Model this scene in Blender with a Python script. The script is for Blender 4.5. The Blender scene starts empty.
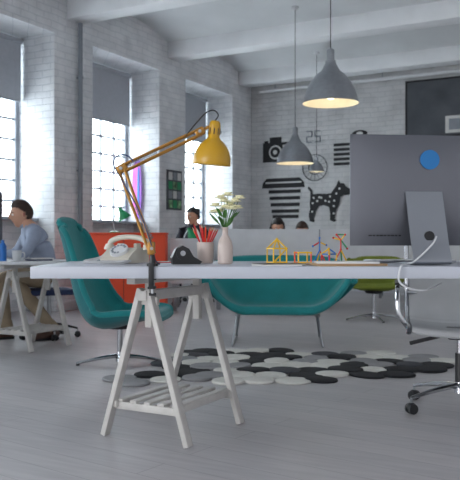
import bpy, bmesh, math, random
from mathutils import Vector, Matrix, Euler
random.seed(7)
scene = bpy.context.scene
pi = math.pi

# ------------------------------------------------------------------ materials
def lin(c):
    o = []
    for x in c[:3]:
        x = x / 255.0
        o.append(x / 12.92 if x <= 0.04045 else ((x + 0.055) / 1.055) ** 2.4)
    return (o[0], o[1], o[2], 1.0)

def mat(name, col, rough=0.5, metal=0.0, var=0.08, scale=8.0, bump=0.0, emit=0.0, spec=0.5, trans=0.0, sheen=0.0):
    m = bpy.data.materials.new(name); m.use_nodes = True
    nt = m.node_tree; p = nt.nodes['Principled BSDF']
    c = lin(col)
    tc = nt.nodes.new('ShaderNodeTexCoord')
    n = nt.nodes.new('ShaderNodeTexNoise'); n.inputs['Scale'].default_value = scale
    n.inputs['Detail'].default_value = 4
    nt.links.new(tc.outputs['Object'], n.inputs['Vector'])
    r = nt.nodes.new('ShaderNodeValToRGB')
    r.color_ramp.elements[0].position = 0.3; r.color_ramp.elements[1].position = 0.7
    r.color_ramp.elements[0].color = tuple(min(1, x * (1 - var)) for x in c[:3]) + (1,)
    r.color_ramp.elements[1].color = tuple(min(1, x * (1 + var)) for x in c[:3]) + (1,)
    nt.links.new(n.outputs['Fac'], r.inputs['Fac'])
    nt.links.new(r.outputs['Color'], p.inputs['Base Color'])
    p.inputs['Roughness'].default_value = rough
    p.inputs['Metallic'].default_value = metal
    p.inputs['Specular IOR Level'].default_value = spec
    if trans: p.inputs['Transmission Weight'].default_value = trans
    if sheen: p.inputs['Sheen Weight'].default_value = sheen
    if emit:
        p.inputs['Emission Color'].default_value = c
        p.inputs['Emission Strength'].default_value = emit
    if bump:
        b = nt.nodes.new('ShaderNodeBump'); b.inputs['Strength'].default_value = bump
        b.inputs['Distance'].default_value = 0.01
        n2 = nt.nodes.new('ShaderNodeTexNoise'); n2.inputs['Scale'].default_value = scale * 12
        nt.links.new(tc.outputs['Object'], n2.inputs['Vector'])
        nt.links.new(n2.outputs['Fac'], b.inputs['Height'])
        nt.links.new(b.outputs['Normal'], p.inputs['Normal'])
    return m

def brick_mat(name, c1, c2, cm):
    m = bpy.data.materials.new(name); m.use_nodes = True
    nt = m.node_tree; p = nt.nodes['Principled BSDF']; L = nt.links.new
    tc = nt.nodes.new('ShaderNodeTexCoord'); sx = nt.nodes.new('ShaderNodeSeparateXYZ')
    L(tc.outputs['Object'], sx.inputs[0])
    ad = nt.nodes.new('ShaderNodeMath'); ad.operation = 'ADD'
    L(sx.outputs[0], ad.inputs[0]); L(sx.outputs[1], ad.inputs[1])
    cx = nt.nodes.new('ShaderNodeCombineXYZ'); L(ad.outputs[0], cx.inputs[0]); L(sx.outputs[2], cx.inputs[1])
    br = nt.nodes.new('ShaderNodeTexBrick')
    br.inputs['Scale'].default_value = 1.0
    br.inputs['Brick Width'].default_value = 0.26; br.inputs['Row Height'].default_value = 0.085
    br.inputs['Mortar Size'].default_value = 0.010; br.inputs['Mortar Smooth'].default_value = 0.8
    br.inputs['Color1'].default_value = lin(c1); br.inputs['Color2'].default_value = lin(c2); br.inputs['Mortar'].default_value = lin(cm)
    nz = nt.nodes.new('ShaderNodeTexNoise'); nz.inputs['Scale'].default_value = 3; nz.inputs['Detail'].default_value = 6
    L(tc.outputs['Object'], nz.inputs['Vector'])
    va = nt.nodes.new('ShaderNodeVectorMath'); va.operation = 'MULTIPLY_ADD'
    L(nz.outputs['Color'], va.inputs[0]); va.inputs[1].default_value = (0.06, 0.05, 0.05); L(cx.outputs[0], va.inputs[2])
    L(va.outputs[0], br.inputs['Vector'])
    cr = nt.nodes.new('ShaderNodeValToRGB'); cr.color_ramp.elements[0].color = (0.82, 0.82, 0.825, 1); cr.color_ramp.elements[1].color = (1, 1, 1, 1)
    cr.color_ramp.elements[0].position = 0.35; cr.color_ramp.elements[1].position = 0.6
    L(nz.outputs['Fac'], cr.inputs[0])
    mx = nt.nodes.new('ShaderNodeMixRGB'); mx.blend_type = 'MULTIPLY'; mx.inputs[0].default_value = 1.0
    L(br.outputs['Color'], mx.inputs[1]); L(cr.outputs[0], mx.inputs[2])
    L(mx.outputs[0], p.inputs['Base Color']); p.inputs['Roughness'].default_value = 0.75
    n3 = nt.nodes.new('ShaderNodeTexNoise'); n3.inputs['Scale'].default_value = 14; n3.inputs['Detail'].default_value = 5
    L(tc.outputs['Object'], n3.inputs['Vector'])
    sb = nt.nodes.new('ShaderNodeMath'); sb.operation = 'MULTIPLY_ADD'; L(n3.outputs['Fac'], sb.inputs[0]); sb.inputs[1].default_value = 1.4
    iv = nt.nodes.new('ShaderNodeMath'); iv.operation = 'SUBTRACT'; iv.inputs[0].default_value = 1.0; L(br.outputs['Fac'], iv.inputs[1])
    L(iv.outputs[0], sb.inputs[2])
    b = nt.nodes.new('ShaderNodeBump'); b.inputs['Strength'].default_value = 0.4; b.inputs['Distance'].default_value = 0.015
    L(sb.outputs[0], b.inputs['Height']); L(b.outputs['Normal'], p.inputs['Normal'])
    return m

def floor_mat():
    m = bpy.data.materials.new('whitewashed_planks'); m.use_nodes = True
    nt = m.node_tree; p = nt.nodes['Principled BSDF']; L = nt.links.new
    tc = nt.nodes.new('ShaderNodeTexCoord')
    mp = nt.nodes.new('ShaderNodeMapping'); mp.inputs['Rotation'].default_value = (0, 0, math.radians(8))
    L(tc.outputs['Object'], mp.inputs['Vector'])
    br = nt.nodes.new('ShaderNodeTexBrick'); br.inputs['Scale'].default_value = 1.0
    br.inputs['Brick Width'].default_value = 2.2; br.inputs['Row Height'].default_value = 0.16
    br.inputs['Mortar Size'].default_value = 0.002
    br.inputs['Color1'].default_value = lin((188, 184, 185)); br.inputs['Color2'].default_value = lin((180, 177, 179))
    br.inputs['Mortar'].default_value = lin((150, 147, 150))
    L(mp.outputs[0], br.inputs['Vector'])
    m2 = nt.nodes.new('ShaderNodeMapping'); m2.inputs['Scale'].default_value = (1.2, 14, 1); m2.inputs['Rotation'].default_value = (0, 0, math.radians(8))
    L(tc.outputs['Object'], m2.inputs['Vector'])
    nz = nt.nodes.new('ShaderNodeTexNoise'); nz.inputs['Scale'].default_value = 2.5; nz.inputs['Detail'].default_value = 6
    L(m2.outputs[0], nz.inputs['Vector'])
    cr = nt.nodes.new('ShaderNodeValToRGB'); cr.color_ramp.elements[0].color = (0.85, 0.85, 0.86, 1); cr.color_ramp.elements[1].color = (1, 1, 1, 1)
    cr.color_ramp.elements[0].position = 0.3; cr.color_ramp.elements[1].position = 0.65
    L(nz.outputs['Fac'], cr.inputs[0])
    nb = nt.nodes.new('ShaderNodeTexNoise'); nb.inputs['Scale'].default_value = 1.1; nb.inputs['Detail'].default_value = 5
    L(tc.outputs['Object'], nb.inputs['Vector'])
    cb = nt.nodes.new('ShaderNodeValToRGB'); cb.color_ramp.elements[0].color = (0.88, 0.88, 0.89, 1); cb.color_ramp.elements[1].color = (1, 1, 1, 1)
    cb.color_ramp.elements[0].position = 0.35; cb.color_ramp.elements[1].position = 0.62
    L(nb.outputs['Fac'], cb.inputs[0])
    mx = nt.nodes.new('ShaderNodeMixRGB'); mx.blend_type = 'MULTIPLY'; mx.inputs[0].default_value = 1
    L(br.outputs['Color'], mx.inputs[1]); L(cr.outputs[0], mx.inputs[2])
    my = nt.nodes.new('ShaderNodeMixRGB'); my.blend_type = 'MULTIPLY'; my.inputs[0].default_value = 1
    L(mx.outputs[0], my.inputs[1]); L(cb.outputs[0], my.inputs[2]); L(my.outputs[0], p.inputs['Base Color'])
    p.inputs['Roughness'].default_value = 0.42
    b = nt.nodes.new('ShaderNodeBump'); b.inputs['Strength'].default_value = 0.12; b.inputs['Distance'].default_value = 0.004
    L(nz.outputs['Fac'], b.inputs['Height']); L(b.outputs['Normal'], p.inputs['Normal'])
    return m

def glass_mat():
    m = bpy.data.materials.new('window_glass'); m.use_nodes = True
    nt = m.node_tree; nt.nodes.clear()
    o = nt.nodes.new('ShaderNodeOutputMaterial'); mx = nt.nodes.new('ShaderNodeMixShader')
    t = nt.nodes.new('ShaderNodeBsdfTransparent'); g = nt.nodes.new('ShaderNodeBsdfGlossy'); g.inputs['Roughness'].default_value = 0.05
    nz = nt.nodes.new('ShaderNodeTexNoise'); nz.inputs['Scale'].default_value = 1.5
    cr = nt.nodes.new('ShaderNodeValToRGB'); cr.color_ramp.elements[0].color = (0.8, 0.86, 0.88, 1); cr.color_ramp.elements[1].color = (0.95, 0.98, 1, 1)
    nt.links.new(nz.outputs['Fac'], cr.inputs[0]); nt.links.new(cr.outputs[0], t.inputs['Color'])
    mx.inputs[0].default_value = 0.06
    nt.links.new(t.outputs[0], mx.inputs[1]); nt.links.new(g.outputs[0], mx.inputs[2]); nt.links.new(mx.outputs[0], o.inputs[0])
    return m

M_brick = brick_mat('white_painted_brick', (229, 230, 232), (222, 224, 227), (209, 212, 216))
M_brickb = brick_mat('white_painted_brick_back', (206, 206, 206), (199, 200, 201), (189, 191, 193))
M_floor = floor_mat()
M_ceil = mat('ceiling_plaster', (216, 219, 221), 0.85, var=0.06, scale=1.5, bump=0.1)
M_beam = mat('beam_paint', (229, 231, 233), 0.7, var=0.05, scale=3)
M_frame = mat('window_frame_paint', (156, 162, 170), 0.5)
M_glass = glass_mat()
M_blind = mat('blind_fabric', (172, 176, 183), 0.9, var=0.04, scale=20)
M_pipe = mat('pipe_paint', (130, 136, 144), 0.5)
M_desk = mat('desk_laminate', (178, 182, 192), 0.35, var=0.03, scale=3)
M_white = mat('white_paint', (205, 207, 210), 0.45, var=0.04)
M_trest = mat('painted_wood', (192, 189, 185), 0.5, var=0.08, scale=14, bump=0.05)
M_yel = mat('ochre_enamel', (186, 142, 24), 0.32, var=0.03)
M_yelin = mat('shade_inner', (235, 220, 170), 0.5)
M_brass = mat('lamp_arm_metal', (164, 118, 50), 0.35, metal=0.4)
M_blk = mat('black_plastic', (22, 23, 26), 0.4, var=0.1)
M_cabl = mat('blue_cable', (20, 42, 90), 0.4)
M_steel = mat('brushed_steel', (165, 168, 172), 0.3, metal=1.0, var=0.05, scale=30)
M_lampm = mat('spun_aluminium', (162, 165, 170), 0.30, metal=0.9, var=0.06, scale=30)
M_chrome = mat('polished_aluminium', (190, 192, 196), 0.16, metal=1.0, var=0.03)
M_imac = mat('anodised_aluminium', (108, 110, 117), 0.42, metal=0.7, var=0.02, scale=2)
M_imac2 = mat('stand_aluminium', (148, 152, 159), 0.35, metal=0.8, var=0.02)
M_blue = mat('blue_sticker', (22, 105, 165), 0.5, var=0.03)
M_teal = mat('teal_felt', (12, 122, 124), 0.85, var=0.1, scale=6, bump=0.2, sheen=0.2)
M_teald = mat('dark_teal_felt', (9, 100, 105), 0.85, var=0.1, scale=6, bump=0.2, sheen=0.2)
M_olive = mat('olive_felt', (118, 130, 44), 0.85, var=0.1, bump=0.2)
M_orange = mat('orange_panel', (230, 78, 42), 0.6, var=0.05, scale=3)
M_poster = mat('poster_black', (26, 27, 30), 0.7, var=0.15, scale=5)
M_paper = mat('paper_white', (206, 206, 204), 0.8, var=0.03)
M_board = mat('chalkboard', (78, 82, 88), 0.8, var=0.2, scale=3)
M_cream = mat('cream_plastic', (196, 191, 178), 0.35, var=0.03)
M_vase = mat('vase_ceramic', (204, 188, 180), 0.3, var=0.03)
M_petal = mat('flower_petal', (244, 240, 204), 0.6, var=0.05, scale=40)
M_petal2 = mat('flower_centre', (214, 196, 70), 0.6)
M_leaf = mat('leaf_green', (70, 120, 50), 0.5, var=0.2, scale=30)
M_red = mat('red_plastic', (208, 38, 40), 0.4, var=0.05)
M_ltblue = mat('blue_plastic', (30, 110, 190), 0.4)
M_yelp = mat('yellow_plastic', (236, 190, 20), 0.4)
M_green = mat('green_enamel', (20, 140, 84), 0.35)
M_purple = mat('purple_lacquer', (150, 80, 200), 0.35, var=0.4, scale=2)
M_pink = mat('pink_lacquer', (226, 90, 170), 0.35, var=0.2, scale=2)
M_warm = mat('lamp_glow', (255, 240, 205), 0.5, emit=0.5)
M_lampin = mat('lamp_inner_white', (236, 228, 206), 0.5, emit=0.05)
M_skin = mat('skin', (200, 152, 126), 0.5, var=0.05, scale=20)
M_skinl = mat('lips', (165, 95, 85), 0.5)
M_hair = mat('dark_brown_hair', (56, 38, 28), 0.6, var=0.35, scale=60, bump=0.6)
M_hairb = mat('black_hair', (30, 25, 25), 0.5, var=0.3, scale=60, bump=0.6)
M_eye = mat('eye_white', (225, 225, 222), 0.3)
M_shirt = mat('grey_blue_shirt', (150, 160, 180), 0.85, var=0.1, scale=10, bump=0.25)
M_khaki = mat('khaki_trousers', (150, 134, 112), 0.85, var=0.1, scale=10, bump=0.25)
M_shoe = mat('brown_leather', (70, 44, 32), 0.4)
M_dark = mat('dark_cloth', (44, 46, 56), 0.85)
M_rose = mat('rose_cloth', (120, 70, 80), 0.85)
M_navy = mat('navy_fabric', (36, 50, 84), 0.85)
M_felt = [mat('felt_black', (26, 27, 31), 0.95, var=0.2, bump=0.4), mat('felt_charcoal', (62, 64, 70), 0.95, var=0.15, bump=0.4),
          mat('felt_grey', (140, 140, 142), 0.95, bump=0.4), mat('felt_ivory', (205, 204, 198), 0.95, bump=0.4)]
M_wood = mat('pale_wood', (188, 160, 120), 0.5, var=0.15, scale=10)
M_mesh = mat('chair_leather', (176, 178, 180), 0.5, var=0.05)
M_print = mat('print_colour', (120, 160, 120), 0.7, var=0.9, scale=14)
M_screen = mat('screen_glass', (14, 15, 18), 0.12)
M_kraft = mat('kraft_cover', (160, 130, 95), 0.7)

# ------------------------------------------------------------------ mesh builder
def crom(pts, n=6, closed=False):
    P = [Vector(p) for p in pts]; out = []
    N = len(P)
    rng = range(N if closed else N - 1)
    for i in rng:
        if closed: p0, p1, p2, p3 = P[(i - 1) % N], P[i], P[(i + 1) % N], P[(i + 2) % N]
        else: p0, p1, p2, p3 = P[max(i - 1, 0)], P[i], P[i + 1], P[min(i + 2, N - 1)]
        for k in range(n):
            t = k / n
            out.append(0.5 * ((2 * p1) + (-p0 + p2) * t + (2 * p0 - 5 * p1 + 4 * p2 - p3) * t * t + (-p0 + 3 * p1 - 3 * p2 + p3) * t ** 3))
    if not closed: out.append(P[-1].copy())
    return out

class B:
    def __init__(s):
        s.v = []; s.f = []; s.m = []; s.mats = []
    def mi(s, m):
        if m not in s.mats: s.mats.append(m)
        return s.mats.index(m)
    def add(s, vs, fs, m, T=None):
        o = len(s.v)
        for p in vs:
            p = Vector(p)
            s.v.append(T @ p if T else p)
        k = s.mi(m) if not isinstance(m, list) else None
        for i, f in enumerate(fs):
            s.f.append([o + a for a in f]); s.m.append(k if k is not None else s.mi(m[i]))
    def box(s, size, c, m, rot=(0, 0, 0), bev=0.0, T=None, seg=2):
        bm = bmesh.new(); bmesh.ops.create_cube(bm, size=1)
        for v in bm.verts: v.co = Vector((v.co.x * size[0], v.co.y * size[1], v.co.z * size[2]))
        if bev: bmesh.ops.bevel(bm, geom=list(bm.edges), offset=bev, segments=seg, profile=0.5, affect='EDGES')
        M = Matrix.Translation(c) @ Euler(rot).to_matrix().to_4x4()
        if T: M = T @ M
        bm.verts.ensure_lookup_table(); bm.verts.index_update()
        s.add([v.co for v in bm.verts], [[v.index for v in f.verts] for f in bm.faces], m, M); bm.free()
    def bar(s, p0, p1, w, h, m, up=(0, 0, 1), bev=0.002, T=None):
        p0 = Vector(p0); p1 = Vector(p1); d = p1 - p0; L = d.length; z = d.normalized()
        x = Vector(up).cross(z)
        if x.length < 1e-4: x = Vector((1, 0, 0)).cross(z)
        x.normalize(); y = z.cross(x)
        R = Matrix((x, y, z)).transposed().to_4x4()
        M = Matrix.Translation((p0 + p1) / 2) @ R
        if T: M = T @ M
        s.box((w, h, L), (0, 0, 0), m, bev=bev, T=M)
    def tube(s, pts, r, m, seg=8, n=0, closed=False, cap=True, flat=None, T=None):
        P = crom(pts, n, closed) if n else [Vector(p) for p in pts]
        N = len(P)
        if isinstance(r, (list, tuple)):
            R = []
            for i in range(N):
                t = i / max(1, N - 1) * (len(r) - 1); a = int(min(t, len(r) - 2)); R.append(r[a] + (r[a + 1] - r[a]) * (t - a))
        else: R = [r] * N
        vs = []; fs = []; nrm = None
        for i in range(N):
            if closed: t = (P[(i + 1) % N] - P[(i - 1) % N])
            else: t = P[min(i + 1, N - 1)] - P[max(i - 1, 0)]
            t = t.normalized() if t.length > 1e-9 else Vector((0, 0, 1))
            if nrm is None:
                a = Vector((0, 0, 1)) if abs(t.z) < 0.9 else Vector((1, 0, 0))
                nrm = (a - t * a.dot(t)).normalized()
            else:
                nrm = nrm - t * nrm.dot(t); nrm.normalize()
            b = t.cross(nrm)
            for k in range(seg):
                a = 2 * pi * k / seg
                vs.append(P[i] + (nrm * math.cos(a) * (flat or 1) + b * math.sin(a)) * R[i])
        M = N if closed else N - 1
        for i in range(M):
            for k in range(seg):
                j = (i + 1) % N
                fs.append([i * seg + k, i * seg + (k + 1) % seg, j * seg + (k + 1) % seg, j * seg + k])
        if cap and not closed:
            fs.append(list(range(seg))[::-1]); fs.append([(N - 1) * seg + k for k in range(seg)])
        s.add(vs, fs, m, T)
    def cyl(s, p0, p1, r0, r1, m, seg=20, T=None):
        s.tube([p0, p1], [r0, r1], m, seg=seg, T=T)
    def lathe(s, prof, m, seg=36, T=None, ms=None):
        vs = []; fs = []; mm = []
        for (r, z) in prof:
            for k in range(seg):
                a = 2 * pi * k / seg; vs.append((max(r, 1e-4) * math.cos(a), max(r, 1e-4) * math.sin(a), z))
        for i in range(len(prof) - 1):
            for k in range(seg):
                fs.append([i * seg + k, i * seg + (k + 1) % seg, (i + 1) * seg + (k + 1) % seg, (i + 1) * seg + k]); mm.append(ms[i] if ms else m)
        s.add(vs, fs, mm, T)
    def sph(s, c, r, m, seg=16, T=None, rot=(0, 0, 0)):
        if not isinstance(r, (list, tuple)): r = (r, r, r)
        h = seg // 2 + 1
        prof = [(math.sin(pi * i / h), -math.cos(pi * i / h)) for i in range(h + 1)]
        M = Matrix.Translation(c) @ Euler(rot).to_matrix().to_4x4() @ Matrix.Diagonal((r[0], r[1], r[2], 1))
        if T: M = T @ M
        s.lathe(prof, m, seg, M)
    def prism(s, pts, th, m, T=None):
        n = len(pts)
        vs = [(p[0], p[1], 0) for p in pts] + [(p[0], p[1], th) for p in pts]
        fs = [list(range(n))[::-1], [n + i for i in range(n)]] + [[i, (i + 1) % n, n + (i + 1) % n, n + i] for i in range(n)]
        s.add(vs, fs, m, T)
    def shell(s, fn, nu, nv, th, m, m2=None, edge=True, T=None, flip=1):
        P = [[Vector(fn(i / nu, j / nv)) for j in range(nv + 1)] for i in range(nu + 1)]
        Q = []
        for i in range(nu + 1):
            row = []
            for j in range(nv + 1):
                a = P[min(i + 1, nu)][j] - P[max(i - 1, 0)][j]; b = P[i][min(j + 1, nv)] - P[i][max(j - 1, 0)]
                n = a.cross(b)
                n = n.normalized() if n.length > 1e-9 else Vector((0, 0, 1))
                row.append(P[i][j] - n * th * flip)
            Q.append(row)
        W = nv + 1; vs = [p for r in P for p in r] + [p for r in Q for p in r]; o = (nu + 1) * W
        f1 = []; f2 = []; f3 = []
        for i in range(nu):
            for j in range(nv):
                a, b, c, d = i * W + j, (i + 1) * W + j, (i + 1) * W + j + 1, i * W + j + 1
                f1.append([a, b, c, d]); f2.append([o + d, o + c, o + b, o + a])
        bd = [(i, 0) for i in range(nu + 1)] + [(nu, j) for j in range(1, nv + 1)] + [(i, nv) for i in range(nu - 1, -1, -1)] + [(0, j) for j in range(nv - 1, 0, -1)]
        for k in range(len(bd)):
            a = bd[k][0] * W + bd[k][1]; b = bd[(k + 1) % len(bd)][0] * W + bd[(k + 1) % len(bd)][1]
            f3.append([b, a, o + a, o + b])
        m2 = m2 or m
        s.add(vs, f1 + f2 + f3, [m] * len(f1) + [m2] * (len(f2) + len(f3)), T)
        if edge:
            path = [(P[i][j] + Q[i][j]) / 2 for (i, j) in bd]
            s.tube(path, th * 0.56, m, seg=8, closed=True, T=T)
    def finish(s, name, loc=(0, 0, 0), rot=(0, 0, 0), angle=35, parent=None):
        me = bpy.data.meshes.new(name)
        me.from_pydata([tuple(v) for v in s.v], [], s.f)
        for m in s.mats: me.materials.append(m)
        me.polygons.foreach_set('material_index', s.m)
        me.validate()
        bm = bmesh.new(); bm.from_mesh(me); bmesh.ops.recalc_face_normals(bm, faces=bm.faces); bm.to_mesh(me); bm.free()
        me.polygons.foreach_set('use_smooth', [True] * len(me.polygons))
        me.set_sharp_from_angle(angle=math.radians(angle))
        ob = bpy.data.objects.new(name, me); scene.collection.objects.link(ob)
        ob.location = loc; ob.rotation_euler = rot
        if parent: ob.parent = parent
        return ob

# ------------------------------------------------------------------ room (local: x = into room, y = along window wall)
PHI = math.atan2(0.48, 0.877)
RL = (-8, 0, 0); RR = (0, 0, -PHI)
TB = 16.42; SMAX = 13.5; TMIN = -2.0

b = B(); b.box((SMAX + 0.1, TB - TMIN + 0.2, 0.1), ((SMAX) / 2, (TB + TMIN) / 2, -0.05), M_floor); b.finish('floor', RL, RR)
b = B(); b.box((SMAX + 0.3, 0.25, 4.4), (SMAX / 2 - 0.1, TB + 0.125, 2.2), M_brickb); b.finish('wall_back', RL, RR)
wins = [(11.76 + 2.33 * k, 13.33 + 2.33 * k) for k in range(-5, 2)]
b = B()
SILL = 1.14; HEAD = 3.49
edges = [TMIN] + [e for w in wins for e in w] + [TB]
for i in range(0, len(edges), 2):
    t0, t1 = edges[i], edges[i + 1]
    b.box((0.7, t1 - t0, 4.3), (0.25, (t0 + t1) / 2, 2.15), M_brick, bev=0.02)
for (t0, t1) in wins:
    b.box((0.22, t1 - t0 + 0.04, SILL), (0.01, (t0 + t1) / 2, SILL / 2), M_brick)
    b.box((0.7, t1 - t0 + 0.04, 4.3 - HEAD), (0.25, (t0 + t1) / 2, (4.3 + HEAD) / 2), M_brick)
b.finish('wall_left', RL, RR)
for i, (t0, t1) in enumerate(wins):
    b = B(); tc = (t0 + t1) / 2; W = t1 - t0
    H = HEAD - SILL
    for tt in (t0 + 0.03, t1 - 0.03): b.box((0.07, 0.06, H), (-0.03, tt, SILL + H / 2), M_frame, bev=0.004)
    for zz in (SILL + 0.03, HEAD - 0.03): b.box((0.07, W, 0.06), (-0.03, tc, zz), M_frame, bev=0.004)
    for k in range(1, 5): b.box((0.035, 0.034, H), (-0.03, t0 + W * k / 5, SILL + H / 2), M_frame)
    for k in range(1, 9): b.box((0.035, W, 0.028), (-0.03, tc, SILL + H * k / 9), M_frame)
    b.box((0.006, W - 0.06, H - 0.06), (-0.045, tc, SILL + H / 2), M_glass)
    b.box((0.3, W - 0.01, 0.035), (0.2, tc, SILL + 0.018), M_frame, bev=0.005)
    b.finish('window_%d' % (i + 1), RL, RR)
    b = B()
    b.box((0.012, W - 0.06, 0.80), (0.06, tc, HEAD - 0.42), M_blind)
    b.tube([(0.06, t0 + 0.02, HEAD - 0.05), (0.06, t1 - 0.02, HEAD - 0.05)], 0.035, M_blind, seg=14)
    b.tube([(0.06, t0 + 0.04, HEAD - 0.82), (0.06, t1 - 0.04, HEAD - 0.82)], 0.014, M_frame, seg=10)
    b.finish('roller_blind', RL, RR)
BC = [11.38 + 2.33 * k for k in range(-6, 3)]
b = B()
for k in range(len(BC) - 1):
    a, c = BC[k], BC[k + 1]
    def fn(u, v, a=a, c=c):
        return (-0.1 + u * (SMAX + 0.1), a + (c - a) * v, 3.92 + 0.2 * math.sin(pi * v))
    b.shell(fn, 1, 14, 0.08, M_ceil, edge=False, flip=-1)
b.box((SMAX + 0.1, 0.62, 0.08), (SMAX / 2 - 0.05, 16.33, 3.96), M_ceil)
b.finish('ceiling', RL, RR)
for c in BC:
    b = B(); b.box((SMAX - 0.65, 0.30, 0.26), (0.6 + (SMAX - 0.65) / 2, c, 3.85), M_beam, bev=0.015); b.finish('ceiling_beam', RL, RR)
b = B(); b.box((SMAX - 0.7, 0.02, 0.12), (0.62 + (SMAX - 0.7) / 2, TB - 0.01, 0.06), M_white, bev=0.004); b.finish('baseboard_back', RL, RR)
b = B()
for i in range(0, len(edges), 2):
    t0, t1 = edges[i], edges[i + 1]; b.box((0.02, t1 - t0 - 0.04, 0.12), (0.61, (t0 + t1) / 2, 0.06), M_white, bev=0.004)
b.finish('baseboard_left', RL, RR)
for tt in (11.42, 9.1):
    b = B(); b.tube([(0, 0, 0.0), (0, 0, 3.7)], 0.03, M_pipe, seg=12)
    for z in (0.6, 1.8, 3.0):
        b.tube([(0, 0, z - 0.02), (0, 0, z + 0.02)], 0.038, M_pipe, seg=12); b.box((0.05, 0.02, 0.02), (-0.03, 0, z), M_pipe)
    c_, d_ = math.cos(PHI), math.sin(PHI); s_, t_ = 0.665, tt
    b.finish('heating_pipe', (-8 + d_ * t_ + c_ * s_, c_ * t_ - d_ * s_, 0), RR)
b = B()
b.tube([(0.9, TB - 0.25, 3.62), (12, TB - 0.25, 3.62)], 0.03, M_white, seg=10)
for s_ in range(1, 12, 2): b.tube([(s_ + 0.2, TB - 0.25, 3.64), (s_ + 0.2, TB - 0.25, 3.93)], 0.008, M_pipe, seg=6)
b.finish('ceiling_conduit', RL, RR)

# ---- back wall graphics
YB = TB - 0.008
def TW():
    return Matrix(((1, 0, 0, 0), (0, 0, -1, YB), (0, 1, 0, 0), (0, 0, 0, 1)))
def wallobj(name, fn):
    b = B(); fn(b); b.finish(name, RL, RR)
def rr(b, x0, x1, z0, z1, m, d=0.0, th=0.008):
    b.prism([(x0, z0), (x1, z0), (x1, z1), (x0, z1)], th, m, TW() @ Matrix.Translation((0, 0, d)))
def circ(b, x, z, r, m, d=0.0, th=0.006, r2=None, n=28):
    b.prism([(x + r * math.cos(2 * pi * k / n), z + (r2 or r) * math.sin(2 * pi * k / n)) for k in range(n)], th, m, TW() @ Matrix.Translation((0, 0, d)))
def cam_p(b):
    rr(b, 0.84, 1.36, 2.34, 2.70, M_poster); rr(b, 0.98, 1.22, 2.68, 2.80, M_poster); rr(b, 0.87, 0.95, 2.68, 2.74, M_poster)
    circ(b, 1.1, 2.52, 0.13, M_paper, 0.009); circ(b, 1.1, 2.52, 0.10, M_poster, 0.016); circ(b, 1.1, 2.52, 0.04, M_paper, 0.023)
    rr(b, 1.25, 1.32, 2.60, 2.65, M_paper, 0.009)
wallobj('camera_wall_decal', cam_p)
def stripes(b):
    pts = [(0.82, 1.86), (1.68, 1.86), (1.66, 1.96), (1.58, 2.04), (0.92, 2.04), (0.84, 1.96)]
    b.prism(pts, 0.006, M_poster, TW())
    rr(b, 0.9, 1.62, 1.945, 1.97, M_paper, 0.007)
    for k, z in enumerate((1.76, 1.64, 1.52, 1.40, 1.30)):
        rr(b, 0.96 + 0.02 * k, 1.60 - 0.01 * k, z, z + 0.062, M_poster)
wallobj('striped_wall_decal', stripes)
def dog(b):
    ol = [(0.02, 0.02), (0.10, 0.0), (0.12, 0.04), (0.10, 0.06), (0.14, 0.20), (0.20, 0.30), (0.30, 0.32), (0.40, 0.28), (0.42, 0.16), (0.42, 0.03), (0.50, 0.0), (0.54, 0.03),
          (0.51, 0.06), (0.54, 0.22), (0.60, 0.34), (0.62, 0.46), (0.68, 0.50), (0.80, 0.50), (0.84, 0.54), (0.82, 0.60), (0.72, 0.66), (0.68, 0.72), (0.62, 0.72), (0.58, 0.78), (0.54, 0.68), (0.48, 0.60),
          (0.44, 0.54), (0.34, 0.53), (0.18, 0.54), (0.09, 0.53), (0.06, 0.62), (0.0, 0.68), (-0.02, 0.65), (0.03, 0.58), (0.03, 0.46), (0.02, 0.36), (0.03, 0.26), (0.0, 0.14)]
    b.prism([(1.76 + x * 0.98, 1.22 + y * 0.95) for x, y in ol], 0.006, M_poster, TW())
    for x, y in [(0.1, 0.46), (0.17, 0.4), (0.25, 0.46), (0.33, 0.40), (0.42, 0.48), (0.5, 0.40), (0.49, 0.30), (0.08, 0.36), (0.54, 0.53), (0.07, 0.2), (0.49, 0.16), (0.60, 0.62), (0.40, 0.38), (0.21, 0.47)]:
        circ(b, 1.76 + x * 0.98, 1.22 + y * 0.95, 0.02, M_paper, 0.007, 0.003, n=10)
wallobj('dog_wall_decal', dog)
def flag(b):
    for k in range(5): rr(b, 2.24, 2.54, 2.22 + 0.085 * k, 2.27 + 0.085 * k, M_poster)
wallobj('striped_flag_decal', flag)
def ringd(b):
    for R in (0.235, 0.12):
        b.tube([(1.88 + R * math.cos(2 * pi * k / 40), 2.2 + R * math.sin(2 * pi * k / 40), 0.01) for k in range(40)], 0.007, M_board, seg=6, closed=True, T=TW())
    for k in range(8):
        a = pi * k / 8; b.tube([(1.88 - 0.23 * math.cos(a), 2.2 - 0.23 * math.sin(a), 0.01), (1.88 + 0.23 * math.cos(a), 2.2 + 0.23 * math.sin(a), 0.01)], 0.003, M_board, seg=5, T=TW())
wallobj('bicycle_wheel', ringd)
def digits(b):
    segs = {'2': [0, 1, 6, 4, 3], '5': [0, 5, 6, 2, 3]}
    L = {0: ((0, 2), (1, 2)), 1: ((1, 2), (1, 1)), 2: ((1, 1), (1, 0)), 3: ((0, 0), (1, 0)), 4: ((0, 0), (0, 1)), 5: ((0, 1), (0, 2)), 6: ((0, 1), (1, 1))}
    for k, ch in enumerate('25'):
        for sg in segs[ch]:
            (x0, y0), (x1, y1) = L[sg]
            b.tube([(1.72 + k * 0.16 + x0 * 0.1, 2.66 + y0 * 0.1, 0.006), (1.72 + k * 0.16 + x1 * 0.1, 2.66 + y1 * 0.1, 0.006)], 0.010, M_pipe, seg=6, T=TW())
wallobj('number_wall_sign', digits)
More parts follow.
